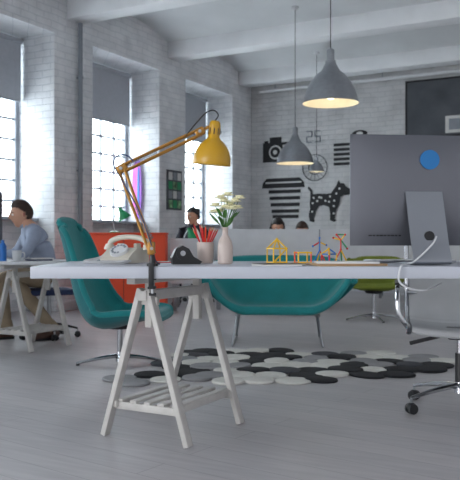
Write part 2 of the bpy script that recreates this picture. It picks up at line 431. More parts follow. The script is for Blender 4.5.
def oval(b):
    circ(b, 2.72, 2.76, 0.14, M_poster, 0, r2=0.06); circ(b, 2.72, 2.76, 0.06, M_paper, 0.008, r2=0.03)
wallobj('oval_wall_sign', oval)
def board(b):
    rr(b, 3.55, 6.2, 2.62, 3.56, M_board, 0, 0.02)
    for (x0, x1, z0, z1) in [(3.53, 6.22, 2.60, 2.63), (3.53, 6.22, 3.55, 3.58), (3.53, 3.56, 2.6, 3.58), (6.19, 6.22, 2.6, 3.58)]: rr(b, x0, x1, z0, z1, M_poster, 0, 0.03)
wallobj('chalkboard', board)
def fr2(b):
    rr(b, 4.2, 5.0, 2.66, 2.94, M_paper, 0.035, 0.01); rr(b, 4.26, 4.94, 2.71, 2.89, M_pipe, 0.046, 0.004)
wallobj('paper_poster', fr2)
b = B()
b.box((0.015, 0.42, 0.62), (0.615, 13.72, 1.68), M_board)
for i in range(3):
    for j in range(4): b.box((0.006, 0.10, 0.12), (0.626, 13.60 + i * 0.125, 1.46 + j * 0.145), [M_print, M_pipe, M_green, M_paper][(i * 2 + j) % 4])
b.finish('poster_grid', RL, RR)
b = B()
ol = []
for k in range(32):
    a = 2 * pi * k / 32; ol.append((0.085 * math.copysign(abs(math.cos(a)) ** 0.8, math.cos(a)), 0.47 * math.copysign(abs(math.sin(a)) ** 0.9, math.sin(a))))
TJ = Matrix(((1, 0, 0, 0.22), (0, 0, -1, 13.29), (0, 1, 0, 1.68), (0, 0, 0, 1)))
b.prism(ol, 0.018, M_purple, TJ)
b.prism([(x * 0.62 - 0.015, y * 0.86) for x, y in ol], 0.004, M_pink, TJ @ Matrix.Translation((0, 0, 0.018)))
b.prism([(x * 0.22 + 0.03, y * 0.7) for x, y in ol], 0.004, M_ltblue, TJ @ Matrix.Translation((0, 0, 0.022)))
b.finish('longboard', RL, RR)

# ------------------------------------------------------------------ trestle + tables
def trestle(name, loc, rotz, H=0.738, L=0.48, spread=0.40):
    b = B(); zt = H - 0.03
    b.box((0.045, L + 0.22, 0.03), (0, 0, H - 0.015), M_trest, bev=0.003)
    b.box((0.05, L + 0.06, 0.045), (0, 0, H - 0.085), M_trest, bev=0.003)
    for sy in (-1, 1):
        y = sy * L / 2
        b.box((0.036, 0.03, 0.2), (0, y - sy * 0.035, H - 0.13), M_trest, bev=0.002)
        for sx in (-1, 1):
            b.bar((sx * 0.02, y, H - 0.055), (sx * spread / 2, y, 0.006), 0.026, 0.044, M_trest, up=(0, 1, 0), bev=0.003)
        xs = 0.02 + (spread / 2 - 0.02) * (H - 0.055 - 0.155) / (H - 0.06)
        b.box((xs * 2 + 0.02, 0.022, 0.034), (0, y - sy * 0.02, 0.145), M_trest, bev=0.002)
        b.box((0.12, 0.02, 0.035), (0, y - sy * 0.014, H - 0.11), M_trest, bev=0.002)
    for sx in (-1, 1):
        b.box((0.022, L + 0.02, 0.03), (sx * (xs - 0.015), 0, 0.155), M_trest, bev=0.002)
    for k in range(5):
        b.box((0.036, L - 0.02, 0.012), ((-2 + k) * (xs - 0.03) / 2, 0, 0.168), M_trest, bev=0.002)
    return b.finish(name, loc, (0, 0, rotz))
trestle('trestle', (-0.262, 3.555, 0), -math.atan2(0.23, 0.42), spread=0.45)
trestle('trestle', (1.80, 3.50, 0), 0.0, spread=0.45)
b = B(); b.box((3.0, 0.80, 0.05), (0, 0, 0.765), M_desk, bev=0.003); b.finish('desk', (0.673, 3.5, 0))
DZ = 0.79

# ------------------------------------------------------------------ yellow lamp
b = B()
P0 = Vector((0, 0, DZ + 0.055)); P1 = Vector((-0.128, -0.0, 1.198)); P2 = Vector((0.2, -0.0, 1.352)); HD = Vector((0.262, 0, 1.382))
b.box((0.045, 0.05, 0.012), (0, 0.015, DZ + 0.006), M_blk, bev=0.003)
b.box((0.022, 0.010, 0.10), (0, -0.042, DZ - 0.035), M_blk, bev=0.002)
b.box((0.03, 0.045, 0.012), (0, -0.024, DZ + 0.006), M_blk, bev=0.002)
b.box((0.03, 0.07, 0.01), (0, -0.012, DZ - 0.088), M_blk, bev=0.002)
b.cyl((0, 0.012, DZ - 0.115), (0, 0.012, DZ - 0.056), 0.006, 0.006, M_steel)
b.cyl((0, 0.012, DZ - 0.058), (0, 0.012, DZ - 0.052), 0.016, 0.016, M_blk)
b.box((0.03, 0.008, 0.012), (0, 0.012, DZ - 0.118), M_blk)
b.cyl((0, 0, DZ + 0.01), (0, 0, DZ + 0.05), 0.014, 0.010, M_blk)
b.box((0.03, 0.045, 0.055), (-0.004, 0, DZ + 0.075), M_brass, bev=0.006)
for y in (-0.016, 0.016):
    b.tube([P0 + Vector((0.01, y, 0.0)), P1 + Vector((0.012, y, 0.0))], 0.0048, M_brass, seg=8)
    b.tube([P0 + Vector((-0.014, y, 0.01)), P1 + Vector((-0.012, y, -0.008))], 0.0048, M_brass, seg=8)
    b.tube([P1 + Vector((0, y, 0.012)), P2 + Vector((0, y, 0.012))], 0.0048, M_brass, seg=8)
    b.tube([P1 + Vector((0.01, y, -0.012)), P2 + Vector((0.006, y, -0.010))], 0.0048, M_brass, seg=8)
b.box((0.05, 0.04, 0.034), P1, M_brass, bev=0.008, rot=(0, -0.5, 0))
b.box((0.042, 0.036, 0.032), P2, M_brass, bev=0.006, rot=(0, -0.5, 0))
for p in (P0 + Vector((0, 0, 0.02)), P1, P2):
    b.tube([p + Vector((0, -0.03, 0)), p + Vector((0, 0.03, 0))], 0.007, M_steel, seg=10)
def coil(a, c, r, turns, rr_, m):
    a = Vector(a); c = Vector(c); d = (c - a); t = d.normalized(); x = t.cross(Vector((0, 1, 0))).normalized(); y = t.cross(x)
    b.tube([a + d * (k / (turns * 8)) + (x * math.cos(2 * pi * k / 8) + y * math.sin(2 * pi * k / 8)) * r for k in range(turns * 8 + 1)], rr_, m, seg=5)
for y in (-0.008, 0.008):
    coil(P0 + Vector((0.0, y, 0.06)), P0.lerp(P1, 0.55) + Vector((0, y, 0)), 0.0055, 14, 0.0015, M_steel)
    coil(P1 + Vector((0.03, y, 0.015)), P1.lerp(P2, 0.45) + Vector((0, y, 0)), 0.0055, 12, 0.0015, M_steel)
b.tube([P2, P2 + Vector((0.03, 0, 0.018)), HD + Vector((-0.005, 0, 0.0))], 0.007, M_brass, seg=8)
TS = Matrix.Translation(HD) @ Euler((math.radians(4), math.radians(5), 0)).to_matrix().to_4x4()
prof = [(0.0, 0.018), (0.016, 0.016), (0.022, 0.008), (0.024, -0.005), (0.024, -0.052), (0.028, -0.058), (0.030, -0.062), (0.040, -0.068), (0.058, -0.088), (0.070, -0.11), (0.078, -0.138), (0.080, -0.166), (0.079, -0.168)]
inn = [(0.076, -0.165), (0.074, -0.14), (0.066, -0.112), (0.054, -0.092), (0.03, -0.07), (0.0, -0.068)]
b.lathe(prof + inn, M_yel, 40, TS, ms=[M_yel] * len(prof) + [M_yelin] * (len(inn) - 1))
for k in range(8):
    a = 2 * pi * k / 8; b.box((0.004, 0.004, 0.026), (0.0235 * math.cos(a), 0.0235 * math.sin(a), -0.028), M_blk, T=TS)
b.sph((0, 0, -0.11), 0.026, M_cream, T=TS)
b.tube([TS @ Vector((-0.028, 0, -0.03)), TS @ Vector((0.03, 0, -0.03))], 0.006, M_steel, seg=8)
b.tube([P1 + Vector((0.05, -0.02, 0.03)), P1 + Vector((0.03, -0.025, 0.05)), P1 + Vector((-0.005, -0.025, 0.055)), P1 + Vector((-0.03, -0.022, 0.03)), P1 + Vector((-0.024, -0.02, 0)), P1 + Vector((0.01, -0.02, -0.06)), P1.lerp(P0, 0.5) + Vector((0.01, -0.02, 0)), P0 + Vector((0.0, -0.02, 0.03)), P0 + Vector((0.01, 0.03, -0.03)), P0 + Vector((0.02, 0.12, -0.05))], 0.0032, M_cabl, seg=6, n=8)
b.tube([P2 + Vector((-0.06, -0.018, -0.02)), P2 + Vector((-0.01, -0.02, 0.04)), P2 + Vector((0.025, -0.01, 0.078)), HD + Vector((-0.005, 0, 0.06)), HD + Vector((0.014, 0, 0.04)), HD + Vector((0, 0, 0.015))], 0.003, M_blk, seg=6, n=8)
b.finish('desk_lamp', (-0.325, 3.135, 0))

# ------------------------------------------------------------------ desk objects
b = B()
side = [(-0.10, 0), (0.10, 0), (0.105, 0.025), (0.06, 0.055), (0.02, 0.075), (-0.075, 0.078), (-0.10, 0.05)]
b.prism([(y, z) for y, z in side], 0.17, M_cream, Matrix(((0, 0, 1, -0.085), (-1, 0, 0, 0), (0, 1, 0, 0.004), (0, 0, 0, 1))))
Td = Matrix.Translation((0, -0.055, 0.066)) @ Euler((math.radians(33), 0, 0)).to_matrix().to_4x4()
b.cyl((0, 0, -0.01), (0, 0, 0.012), 0.05, 0.048, M_white, 30, T=Td)
for k in range(10):
    a = 0.6 + k * 0.5; b.cyl((0.034 * math.cos(a), 0.034 * math.sin(a), 0.011), (0.034 * math.cos(a), 0.034 * math.sin(a), 0.0145), 0.007, 0.007, M_pipe, 10, T=Td)
for x in (-0.05, 0.05):
    b.box((0.018, 0.05, 0.03), (x, 0.04, 0.09), M_cream, bev=0.005)
b.tube([(-0.12, 0.035, 0.085), (-0.105, 0.035, 0.115), (-0.06, 0.035, 0.133), (0, 0.035, 0.138), (0.06, 0.035, 0.133), (0.105, 0.035, 0.115), (0.12, 0.035, 0.085)], [0.012, 0.015, 0.014, 0.013, 0.014, 0.015, 0.012], M_cream, seg=14, n=4)
for x in (-0.118, 0.118): b.cyl((x, 0.035, 0.072), (x * 0.97, 0.035, 0.10), 0.029, 0.022, M_cream, 20)
pts = []
path = crom([(-0.118, 0.03, 0.075), (-0.15, 0.0, 0.03), (-0.19, -0.08, 0.012), (-0.13, -0.15, 0.012), (-0.02, -0.17, 0.012), (0.07, -0.15, 0.012), (0.085, -0.09, 0.014)], 60)
for k, p in enumerate(path):
    a = k * 1.05; pts.append(p + Vector((0.008 * math.sin(a) * 0.4, 0.008 * math.cos(a), 0.008 * math.sin(a))))
b.tube(pts, 0.0025, M_white, seg=5)
o = b.finish('telephone', (-0.49, 3.50, DZ), (0, 0, math.radians(-24))); o.scale = (0.9, 0.9, 0.9)
b = B()
b.lathe([(0.0, 0.002), (0.034, 0.002), (0.037, 0.01), (0.040, 0.10), (0.038, 0.10), (0.035, 0.012), (0, 0.010)], M_vase, 30)
for k in range(18):
    a = 2 * pi * k / 18 + random.uniform(-.2, .2); l = random.uniform(0.155, 0.19)
    p0 = Vector((-0.018 * math.cos(a), -0.018 * math.sin(a), 0.014)); p1 = Vector((0.06 * math.cos(a), 0.06 * math.sin(a), l))
    m = [M_red, M_red, M_paper, M_red, M_orange][k % 5]
    q = p0.lerp(p1, 0.9); b.tube([p0, q], 0.004, m, seg=6); b.tube([q, p1], [0.004, 0.0008], M_wood if k % 2 else m, seg=6)
b.finish('pencil_cup', (-0.115, 3.50, DZ))
b = B()
sd = [(-0.075, 0), (0.05, 0), (0.06, 0.012), (0.02, 0.035), (0.0, 0.07), (-0.03, 0.085), (-0.06, 0.07), (-0.08, 0.03)]
b.prism([(x, z) for x, z in sd], 0.045, M_blk, Matrix(((1, 0, 0, 0), (0, 0, 1, -0.022), (0, 1, 0, 0), (0, 0, 0, 1))))
b.tube([(-0.03, -0.026, 0.05), (-0.03, 0.026, 0.05)], 0.03, M_blk, seg=24); b.tube([(-0.03, -0.028, 0.05), (-0.03, 0.028, 0.05)], 0.012, M_steel, seg=16)
b.finish('tape_dispenser', (-0.19, 3.42, DZ), (0, 0, math.radians(15)))
b = B()
b.lathe([(0.0, 0.001), (0.030, 0.001), (0.034, 0.006), (0.035, 0.05), (0.034, 0.085), (0.030, 0.105), (0.019, 0.125), (0.013, 0.135), (0.0125, 0.158), (0.0155, 0.164), (0.0155, 0.168), (0.011, 0.168), (0.010, 0.13), (0.02, 0.1), (0.0, 0.02)], M_vase, 32)
random.seed(3)
heads = [(-0.045, 0.0, 0.265), (-0.02, -0.02, 0.30), (0.012, 0.01, 0.315), (0.045, -0.01, 0.285), (0.03, -0.03, 0.25), (0.0, -0.03, 0.255), (-0.025, 0.02, 0.24), (0.065, 0.0, 0.30), (0.02, 0.03, 0.27), (-0.05, -0.01, 0.235), (-0.005, -0.01, 0.285), (0.055, 0.0, 0.255)]
for h in heads:
    h = Vector(h); b.tube([(0, 0, 0.10), (h.x * 0.15, h.y * 0.15, 0.17), h], 0.0016, M_leaf, seg=5, n=5)
    for ring, (n_, r_, tilt) in enumerate([(8, 0.026, 0.1), (8, 0.022, 0.6), (6, 0.015, 1.1)]):
        for k in range(n_):
            a = 2 * pi * k / n_ + ring * 0.5
            T = Matrix.Translation(h) @ Matrix.Rotation(a, 4, 'Z') @ Matrix.Rotation(-tilt, 4, 'Y')
            b.sph((r_ * 0.55, 0, 0), (r_ * 0.6, r_ * 0.45, 0.0035), M_petal, 8, T=T)
    b.sph(h + Vector((0, 0, 0.008)), 0.006, M_petal2, 8)
for k in range(12):
    a = 2 * pi * k / 12; R = 0.03 + 0.03 * random.random(); z = 0.19 + 0.05 * random.random()
    T = Matrix.Translation((R * math.cos(a), R * math.sin(a), z)) @ Matrix.Rotation(a, 4, 'Z') @ Matrix.Rotation(-0.7, 4, 'Y')
    b.sph((0, 0, 0), (0.032, 0.010, 0.0015), M_leaf, 8, T=T)
    b.tube([(0, 0, 0.15), (R * math.cos(a) * .5, R * math.sin(a) * .5, z - 0.01)], 0.0012, M_leaf, seg=4)
b.finish('flower_vase', (-0.022, 3.42, DZ))
def straw(name, loc, nodes, edges_, ms, rot=0):
    b = B()
    for i, e in enumerate(edges_): b.tube([nodes[e[0]], nodes[e[1]]], 0.0034, ms[i % len(ms)], seg=7)
    for n_ in nodes: b.sph(n_, 0.0055, ms[0], 8)
    b.finish(name, loc, (0, 0, rot))
def cube_nodes(w, h): return [(-w, -w, .005), (w, -w, .005), (w, w, .005), (-w, w, .005), (-w, -w, h), (w, -w, h), (w, w, h), (-w, w, h)]
CE = [(0, 1), (1, 2), (2, 3), (3, 0), (4, 5), (5, 6), (6, 7), (7, 4), (0, 4), (1, 5), (2, 6), (3, 7)]
straw('straw_model', (0.22, 3.52, DZ), cube_nodes(0.034, 0.07) + [(0, 0, 0.115)], CE + [(4, 8), (5, 8), (6, 8), (7, 8), (0, 5)], [M_yelp, M_yelp, M_yelp], 0.4)
straw('straw_model', (0.335, 3.45, DZ), cube_nodes(0.030, 0.052), CE, [M_yelp, M_orange], 0.2)
straw('straw_model', (0.43, 3.60, DZ), [(-.03, 0, .005), (.03, 0, .005), (0, .03, .005), (0, 0, .06), (0, 0, .10), (-.035, 0, .08), (.035, 0, .085), (0, 0, .12)], [(0, 3), (1, 3), (2, 3), (3, 4), (4, 5), (4, 6), (4, 7)], [M_ltblue, M_red, M_yelp], 0.3)
straw('straw_model', (0.52, 3.52, DZ), [(-.03, 0, .005), (.03, 0, .005), (0, .03, .005), (0, 0, .065), (0, 0, .11), (-.035, 0, .12), (.03, 0, .07), (-.02, 0, .135), (.02, 0, .135)], [(0, 3), (1, 3), (2, 3), (3, 4), (4, 5), (4, 6), (4, 7), (4, 8), (7, 8)], [M_red, M_yelp, M_green], -0.3)
straw('straw_model', (0.455, 3.45, DZ), cube_nodes(0.024, 0.045) + [(0, 0, 0.07)], CE + [(4, 8), (5, 8), (6, 8), (7, 8)], [M_yelp, M_ltblue, M_red], 0.7)
b = B(); z = 0
for (w, d, h, m, r) in [(0.30, 0.20, 0.010, M_kraft, 0.1), (0.26, 0.18, 0.008, M_paper, -0.1)]:
    b.box((w, d, h), (0, 0, z + h / 2), m, rot=(0, 0, r), bev=0.001); b.box((w - 0.006, d - 0.004, h * 0.6), (0.003, 0, z + h / 2), M_paper, rot=(0, 0, r)); z += h
b.finish('notebook_stack', (0.50, 3.24, DZ), (0, 0, 0.1))
b = B(); b.box((0.21, 0.15, 0.006), (0, 0, 0.003), M_paper, bev=0.001); b.box((0.21, 0.15, 0.002), (0.02, 0.02, 0.007), M_blk, rot=(0, 0, 0.3)); b.finish('notepad', (0.20, 3.25, DZ))
b = B(); b.box((0.16, 0.10, 0.004), (0, 0, 0.002), M_red, bev=0.001); b.box((0.152, 0.092, 0.002), (0, 0, 0.005), M_paper); b.finish('leaflet', (-0.30, 3.66, DZ), (0, 0, 0.3))

# ------------------------------------------------------------------ computer (back faces local -Y)
def computer(name, loc, rotz, sticker=True):
    b = B(); W, H, z0 = 0.65, 0.50, 0.083
    def back(u, v):
        x = (u - 0.5); z = (v - 0.5)
        bulge = max(0, 1 - (abs(x) * 2) ** 2.6) * max(0, 1 - (abs(z) * 2) ** 2.6)
        return (x * W, -0.004 - 0.038 * bulge, z0 + H * v)
    nu, nv = 26, 22
    vs = [back(i / nu, j / nv) for i in range(nu + 1) for j in range(nv + 1)]
    fs = [[i * (nv + 1) + j, (i + 1) * (nv + 1) + j, (i + 1) * (nv + 1) + j + 1, i * (nv + 1) + j + 1] for i in range(nu) for j in range(nv)]
    b.add(vs, fs, M_imac)
    b.box((W, 0.010, H), (0, 0.001, z0 + H / 2), M_imac, bev=0.003)
    b.box((W - 0.01, 0.003, H - 0.08), (0, 0.0075, z0 + H / 2 + 0.035), M_screen, bev=0.001)
    def leg(u, v):
        pr = crom([(0, -0.042, z0 + 0.24), (0, -0.062, z0 + 0.18), (0, -0.115, 0.10), (0, -0.15, 0.026), (0, -0.148, 0.010), (0, -0.12, 0.007), (0, 0.06, 0.007)], 6)
        k = v * (len(pr) - 1); i = min(int(k), len(pr) - 2); p = pr[i].lerp(pr[i + 1], k - i)
        w = 0.085
        return ((u - 0.5) * 2 * w, p.y, p.z)
    b.shell(leg, 4, 36, 0.005, M_imac2, edge=False)
    b.cyl((0, -0.118, 0.125), (0, -0.100, 0.125), 0.022, 0.022, M_blk, 24)
    for k in range(9): b.box((0.010 if k % 3 else 0.016, 0.003, 0.006), (-0.24 + k * 0.017, -0.026, z0 + 0.045), M_blk, bev=0.001)
    if sticker: b.cyl((0.03, -0.0435, z0 + 0.385), (0.03, -0.034, z0 + 0.385), 0.044, 0.044, M_blue, 30)
    b.finish(name, loc, (0, 0, rotz))
computer('desktop_computer', (0.862, 3.40, DZ + 0.002), math.radians(6))
b = B()
b.tube([(0.90, 3.27, 0.915), (0.87, 3.23, 0.88), (0.80, 3.22, 0.815), (0.76, 3.2, 0.798), (0.72, 3.12, 0.797), (0.70, 3.085, 0.785), (0.695, 3.083, 0.73), (0.74, 3.09, 0.70), (0.82, 3.14, 0.69), (0.93, 3.3, 0.71)], 0.004, M_white, seg=7, n=8)
b.finish('power_cable')
b = B(); b.box((0.43, 0.12, 0.008), (0, 0, 0.008), M_imac2, rot=(0.03, 0, 0), bev=0.003)
for i in range(5):
    for j in range(14): b.box((0.025, 0.017, 0.004), (-0.195 + j * 0.03, -0.045 + i * 0.0225, 0.013), M_white, bev=0.001)
b.finish('keyboard', (0.88, 3.68, DZ), (0, 0, math.radians(5)))

# ------------------------------------------------------------------ swivel chairs
def star_base(b, R, z, n, m, a0=0.0, casters=False, hub=0.03, c=(0, 0)):
    cz = 0.07 if casters else 0.0
    b.cyl((c[0], c[1], cz + 0.02), (c[0], c[1], cz + 0.09), hub, hub * 0.8, m)
    for k in range(n):
        a = a0 + 2 * pi * k / n; d = Vector((math.cos(a), math.sin(a), 0)); o = Vector((c[0], c[1], 0))
        b.tube([o + d * 0.02 + Vector((0, 0, cz + 0.06)), o + d * R * 0.5 + Vector((0, 0, cz + 0.045)), o + d * R + Vector((0, 0, cz + 0.014))], [0.022, 0.018, 0.012], m, seg=10, n=4, flat=0.75)
        if casters:
            p = o + d * R; sd = Vector((-d.y, d.x, 0))
            b.cyl(p + Vector((0, 0, 0.05)), p + Vector((0, 0, 0.085)), 0.008, 0.008, M_steel, 10)
            for q in (-1, 1):
                b.cyl(p + sd * q * 0.008 + Vector((0, 0, 0.028)), p + sd * q * 0.024 + Vector((0, 0, 0.028)), 0.028, 0.026, M_blk, 18)
            b.sph(p + Vector((0, 0, 0.04)), (0.026, 0.026, 0.02), M_blk, 12)
        else:
            b.cyl(o + d * (R - 0.01), o + d * (R - 0.01) + Vector((0, 0, 0.014)), 0.014, 0.012, M_blk, 10)

def office_chair(name, loc, rotz, pad, a0=0.0, back=0.95, seatw=0.5):
    b = B()
    star_base(b, 0.30, 0, 5, M_chrome, a0, True)
    b.cyl((0, 0, 0.14), (0, 0, 0.30), 0.025, 0.025, M_blk); b.cyl((0, 0, 0.28), (0, 0, 0.41), 0.016, 0.016, M_chrome)
    b.box((0.14, 0.2, 0.05), (0, 0.0, 0.405), M_blk, bev=0.012)
    b.bar((0.06, 0.0, 0.40), (0.26, 0.0, 0.37), 0.012, 0.02, M_blk)
    b.bar((-0.06, 0.0, 0.40), (-0.26, -0.04, 0.35), 0.012, 0.02, M_blk)
    pr = crom([(0, -0.25, 0.435), (0, -0.22, 0.458), (0, -0.1, 0.455), (0, 0.1, 0.44), (0, 0.2, 0.455), (0, 0.25, 0.52), (0, 0.28, 0.65), (0, 0.31, 0.8), (0, 0.345, back)], 8)
    N = len(pr) - 1
    def sf(u, v):
        k = v * N; i = min(int(k), N - 1); p = pr[i].lerp(pr[i + 1], k - i)
        sag = 0.02 * (1 - (2 * u - 1) ** 2); rib = 0.004 * abs(math.sin(v * pi * 22))
        return ((u - 0.5) * seatw * 0.94, p.y + (sag if v > 0.55 else 0), p.z - (sag if v <= 0.55 else 0) + (rib if v < 0.55 else 0))
    b.shell(sf, 8, 100, 0.022, pad, edge=False)
    for sx in (-1, 1):
        x = sx * seatw / 2
        b.tube([Vector((x, p.y, p.z - 0.006)) for p in pr], 0.013, M_chrome, seg=8)
        b.tube([(x, -0.12, 0.44), (x + sx * 0.05, -0.14, 0.52), (x + sx * 0.055, -0.12, 0.63), (x + sx * 0.05, -0.02, 0.665), (x + sx * 0.045, 0.15, 0.66), (x, 0.285, 0.63)], 0.012, M_chrome, seg=10, n=6)
        b.tube([(x + sx * 0.052, -0.11, 0.668), (x + sx * 0.05, 0.14, 0.672)], 0.017, M_blk, seg=10, flat=0.5)
    b.tube([(-seatw / 2, 0.27, 0.6), (0, 0.33, 0.58), (seatw / 2, 0.27, 0.6)], 0.012, M_chrome, seg=8, n=6)
    b.tube([(-seatw / 2, -0.05, 0.435), (0, -0.03, 0.40), (seatw / 2, -0.05, 0.435)], 0.014, M_chrome, seg=8, n=6)
    return b.finish(name, loc, (0, 0, rotz))
office_chair('office_chair', (1.22, 3.98, 0), math.radians(-12), M_mesh, a0=math.radians(212), seatw=0.54)

def shell_chair(name, loc, rotz, m, m2, prof, widths, wing, base_R=0.3, seat_c=(0, 0), th=0.045, n=4, hz=0.3, a0=0.5):
    b = B()
    P = crom([(0, y, z) for y, z in prof], 8); Wd = crom([(w, g, 0) for w, g in zip(widths, wing)], 8); N = len(P) - 1
    def sf(u, v):
        k = v * N; i = min(int(k), N - 1); f = k - i; p = P[i].lerp(P[i + 1], f); w = Wd[i].lerp(Wd[i + 1], f)
        t = (P[i + 1] - P[i]).normalized(); nn = Vector((0, -t.z, t.y))
        if nn.z < 0 and nn.y > 0: nn = -nn
        x = 2 * u - 1
        q = p + nn * (w.y * abs(x) ** 2.6)
        return (math.sin(x * pi / 2 * 0.92) / math.sin(pi / 2 * 0.92) * w.x, q.y, q.z - (0.05 * abs(x) ** 3 if v > 0.9 else 0) * (v - 0.9) * 10)
    b.shell(sf, 24, 48, th, m, m2)
    star_base(b, base_R, 0, n, M_chrome, a0, False, c=seat_c)
    b.cyl((seat_c[0], seat_c[1], 0.05), (seat_c[0], seat_c[1], hz), 0.02, 0.02, M_chrome)
    b.cyl((seat_c[0], seat_c[1], hz - 0.02), (seat_c[0], seat_c[1], hz + 0.01), 0.09, 0.11, M_blk)
    return b.finish(name, loc, (0, 0, rotz))
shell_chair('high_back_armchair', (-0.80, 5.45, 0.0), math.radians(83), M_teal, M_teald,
            [(-0.34, 0.36), (-0.29, 0.39), (-0.12, 0.35), (0.06, 0.31), (0.17, 0.36), (0.24, 0.50), (0.29, 0.68), (0.34, 0.88), (0.385, 1.05)],
            [0.26, 0.29, 0.32, 0.34, 0.33, 0.29, 0.25, 0.22, 0.18], [0.0, 0.02, 0.06, 0.09, 0.11, 0.09, 0.07, 0.05, 0.02], base_R=0.31, seat_c=(0, 0.0), hz=0.28, a0=0.35)
shell_chair('lounge_chair', (1.62, 8.45, 0), math.radians(-20), M_olive, M_olive,
            [(-0.28, 0.40), (-0.22, 0.42), (-0.05, 0.37), (0.12, 0.36), (0.22, 0.44), (0.27, 0.58), (0.32, 0.70)],
            [0.26, 0.28, 0.30, 0.32, 0.33, 0.32, 0.28], [0.02, 0.05, 0.14, 0.2, 0.2, 0.14, 0.05], base_R=0.32, hz=0.32, th=0.04)

# ------------------------------------------------------------------ teal sofa
b = B()
pr = crom([(0, -0.36, 0.31), (0, -0.33, 0.345), (0, -0.18, 0.335), (0, 0.02, 0.31), (0, 0.16, 0.35), (0, 0.25, 0.49), (0, 0.31, 0.64), (0, 0.35, 0.74)], 8); N = len(pr) - 1
def sofa(u, v):
    x = 2 * u - 1
    k = v * N; i = min(int(k), N - 1); p = pr[i].lerp(pr[i + 1], k - i)
    rise = max(0, (abs(x) - 0.40) / 0.60) ** 1.7
    top = 0.56 + 0.14 * min(1, v * 1.3)
    z = p.z + max(0, (top - p.z)) * rise * (0.95)
    y = p.y + (-0.0 + 0.10 * (1 - v)) * rise
    xx = x * (0.66 + 0.06 * v) * (1 - 0.06 * rise)
    if v > 0.8: z -= 0.10 * abs(x) ** 4 * (v - 0.8) / 0.2
    return (xx, y, z)
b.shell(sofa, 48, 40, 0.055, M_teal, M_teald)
for sx in (-1, 1):
    x = sx * 0.34
    b.tube([(x, -0.20, 0.26), (x + sx * 0.02, -0.27, 0.14), (x + sx * 0.04, -0.32, 0.012), (x + sx * 0.04, -0.28, 0.010), (x + sx * 0.04, 0.24, 0.010), (x + sx * 0.04, 0.27, 0.02), (x + sx * 0.02, 0.2, 0.15), (x, 0.14, 0.26)], 0.009, M_steel, seg=8, n=4)
    b.box((0.05, 0.4, 0.012), (x, -0.03, 0.255), M_steel, bev=0.003)
b.tube([(-0.34, -0.03, 0.25), (0.34, -0.03, 0.25)], 0.012, M_steel, seg=8)
b.finish('shell_sofa', (0.42, 6.62, 0), (0, 0, math.radians(-4)))

# ------------------------------------------------------------------ pebble rug
b = B(); random.seed(11)
row = 0; y = -0.80
while y < 0.80:
    x = -1.6 + (0.11 if row % 2 else 0)
    while x < 1.25:
        wob = 0.90 + 0.13 * math.sin(3 * math.atan2(y, x) + 1.2)
        sx_ = 1.15 if x > 0 else 1.12
        if (x / sx_) ** 2 + (y / 0.80) ** 2 < wob ** 2:
            r = random.uniform(0.098, 0.125); h = random.uniform(0.012, 0.024); n_ = 18
            m = random.choices(M_felt, [0.36, 0.14, 0.22, 0.28])[0]
            ph = random.random() * 6; el = random.uniform(0.85, 1.1); cx = x + random.uniform(-.02, .02); cy = y + random.uniform(-.02, .02)
            T = Matrix.Translation((cx, cy, 0.001)) @ Matrix.Rotation(ph, 4, 'Z') @ Matrix.Diagonal((el, 1 / el, 1, 1))
            b.lathe([(0, 0), (r * 0.97, 0), (r, h * 0.4), (r * 0.96, h * 0.85), (r * 0.85, h), (0, h)], m, n_, T)
        x += 0.205
    y += 0.178; row += 1
for (cx, cy) in [(-0.97, -0.38), (-0.86, -0.55), (-0.76, -0.36), (-0.66, -0.52), (-1.16, -0.50), (-1.06, -0.66), (-0.80, 0.42), (-0.62, 0.50), (-0.72, 0.60)]:
    r = random.uniform(0.098, 0.118); h = random.uniform(0.012, 0.022); m = random.choices(M_felt, [0.3, 0.14, 0.26, 0.3])[0]
    b.lathe([(0, 0), (r * 0.97, 0), (r, h * 0.4), (r * 0.96, h * 0.85), (r * 0.85, h), (0, h)], m, 18, Matrix.Translation((cx, cy, 0.001)))
b.finish('pebble_rug', (0.42, 5.40, 0), (0, 0, 0.05))

# ------------------------------------------------------------------ pendant lamps
def pendant(name, x, y, zr, D, ceil=3.72):
    R = D / 2; b = B(); H = D * 0.95
    prof = [(0.0, H + 0.012), (0.012, H + 0.01), (0.03, H), (0.034, H - 0.01), (0.034, H * 0.80), (0.046, H * 0.79), (0.048, H * 0.74), (0.06, H * 0.70), (0.068, H * 0.66), (0.085, H * 0.60), (0.13, H * 0.53),
            (R * 0.70, H * 0.40), (R * 0.85, H * 0.26), (R * 0.94, H * 0.12), (R * 0.98, 0.012), (R, 0.0)]
    inn = [(R * 0.985, 0.002), (R * 0.96, 0.02), (R * 0.92, H * 0.12), (R * 0.82, H * 0.25), (R * 0.67, H * 0.38), (0.11, H * 0.50), (0.0, H * 0.52)]
    if D < 0.4:
        prof = [(a * (0.55 if z > 0.5 * H else 1), z) for a, z in prof]; inn = [(a * (0.55 if z > 0.45 * H else 1), z) for a, z in inn]
    b.lathe(prof + inn, M_lampm, 48, ms=[M_lampm] * (len(prof)) + [M_lampin] * (len(inn) - 1))
    b.sph((0, 0, 0.10 * D / 0.5), (0.06, 0.06, 0.065), M_warm, 16)
    b.tube([(0, 0, H), (0, 0, ceil - zr)], 0.004, M_blk, seg=6)
    b.lathe([(0, ceil - zr + 0.0), (0.05, ceil - zr), (0.05, ceil - zr - 0.03), (0.01, ceil - zr - 0.05)], M_white, 20)
    b.finish(name, (x, y, zr))
    l = bpy.data.lights.new(name + '_bulb', 'POINT'); l.energy = 2.0; l.color = (1, 0.86, 0.64); l.shadow_soft_size = 0.05
    o = bpy.data.objects.new(name + '_bulb', l); scene.collection.objects.link(o); o.location = (x, y, zr + 0.02)
pendant('pendant_lamp', 0.885, 6.6, 2.10, 0.50, 3.98)
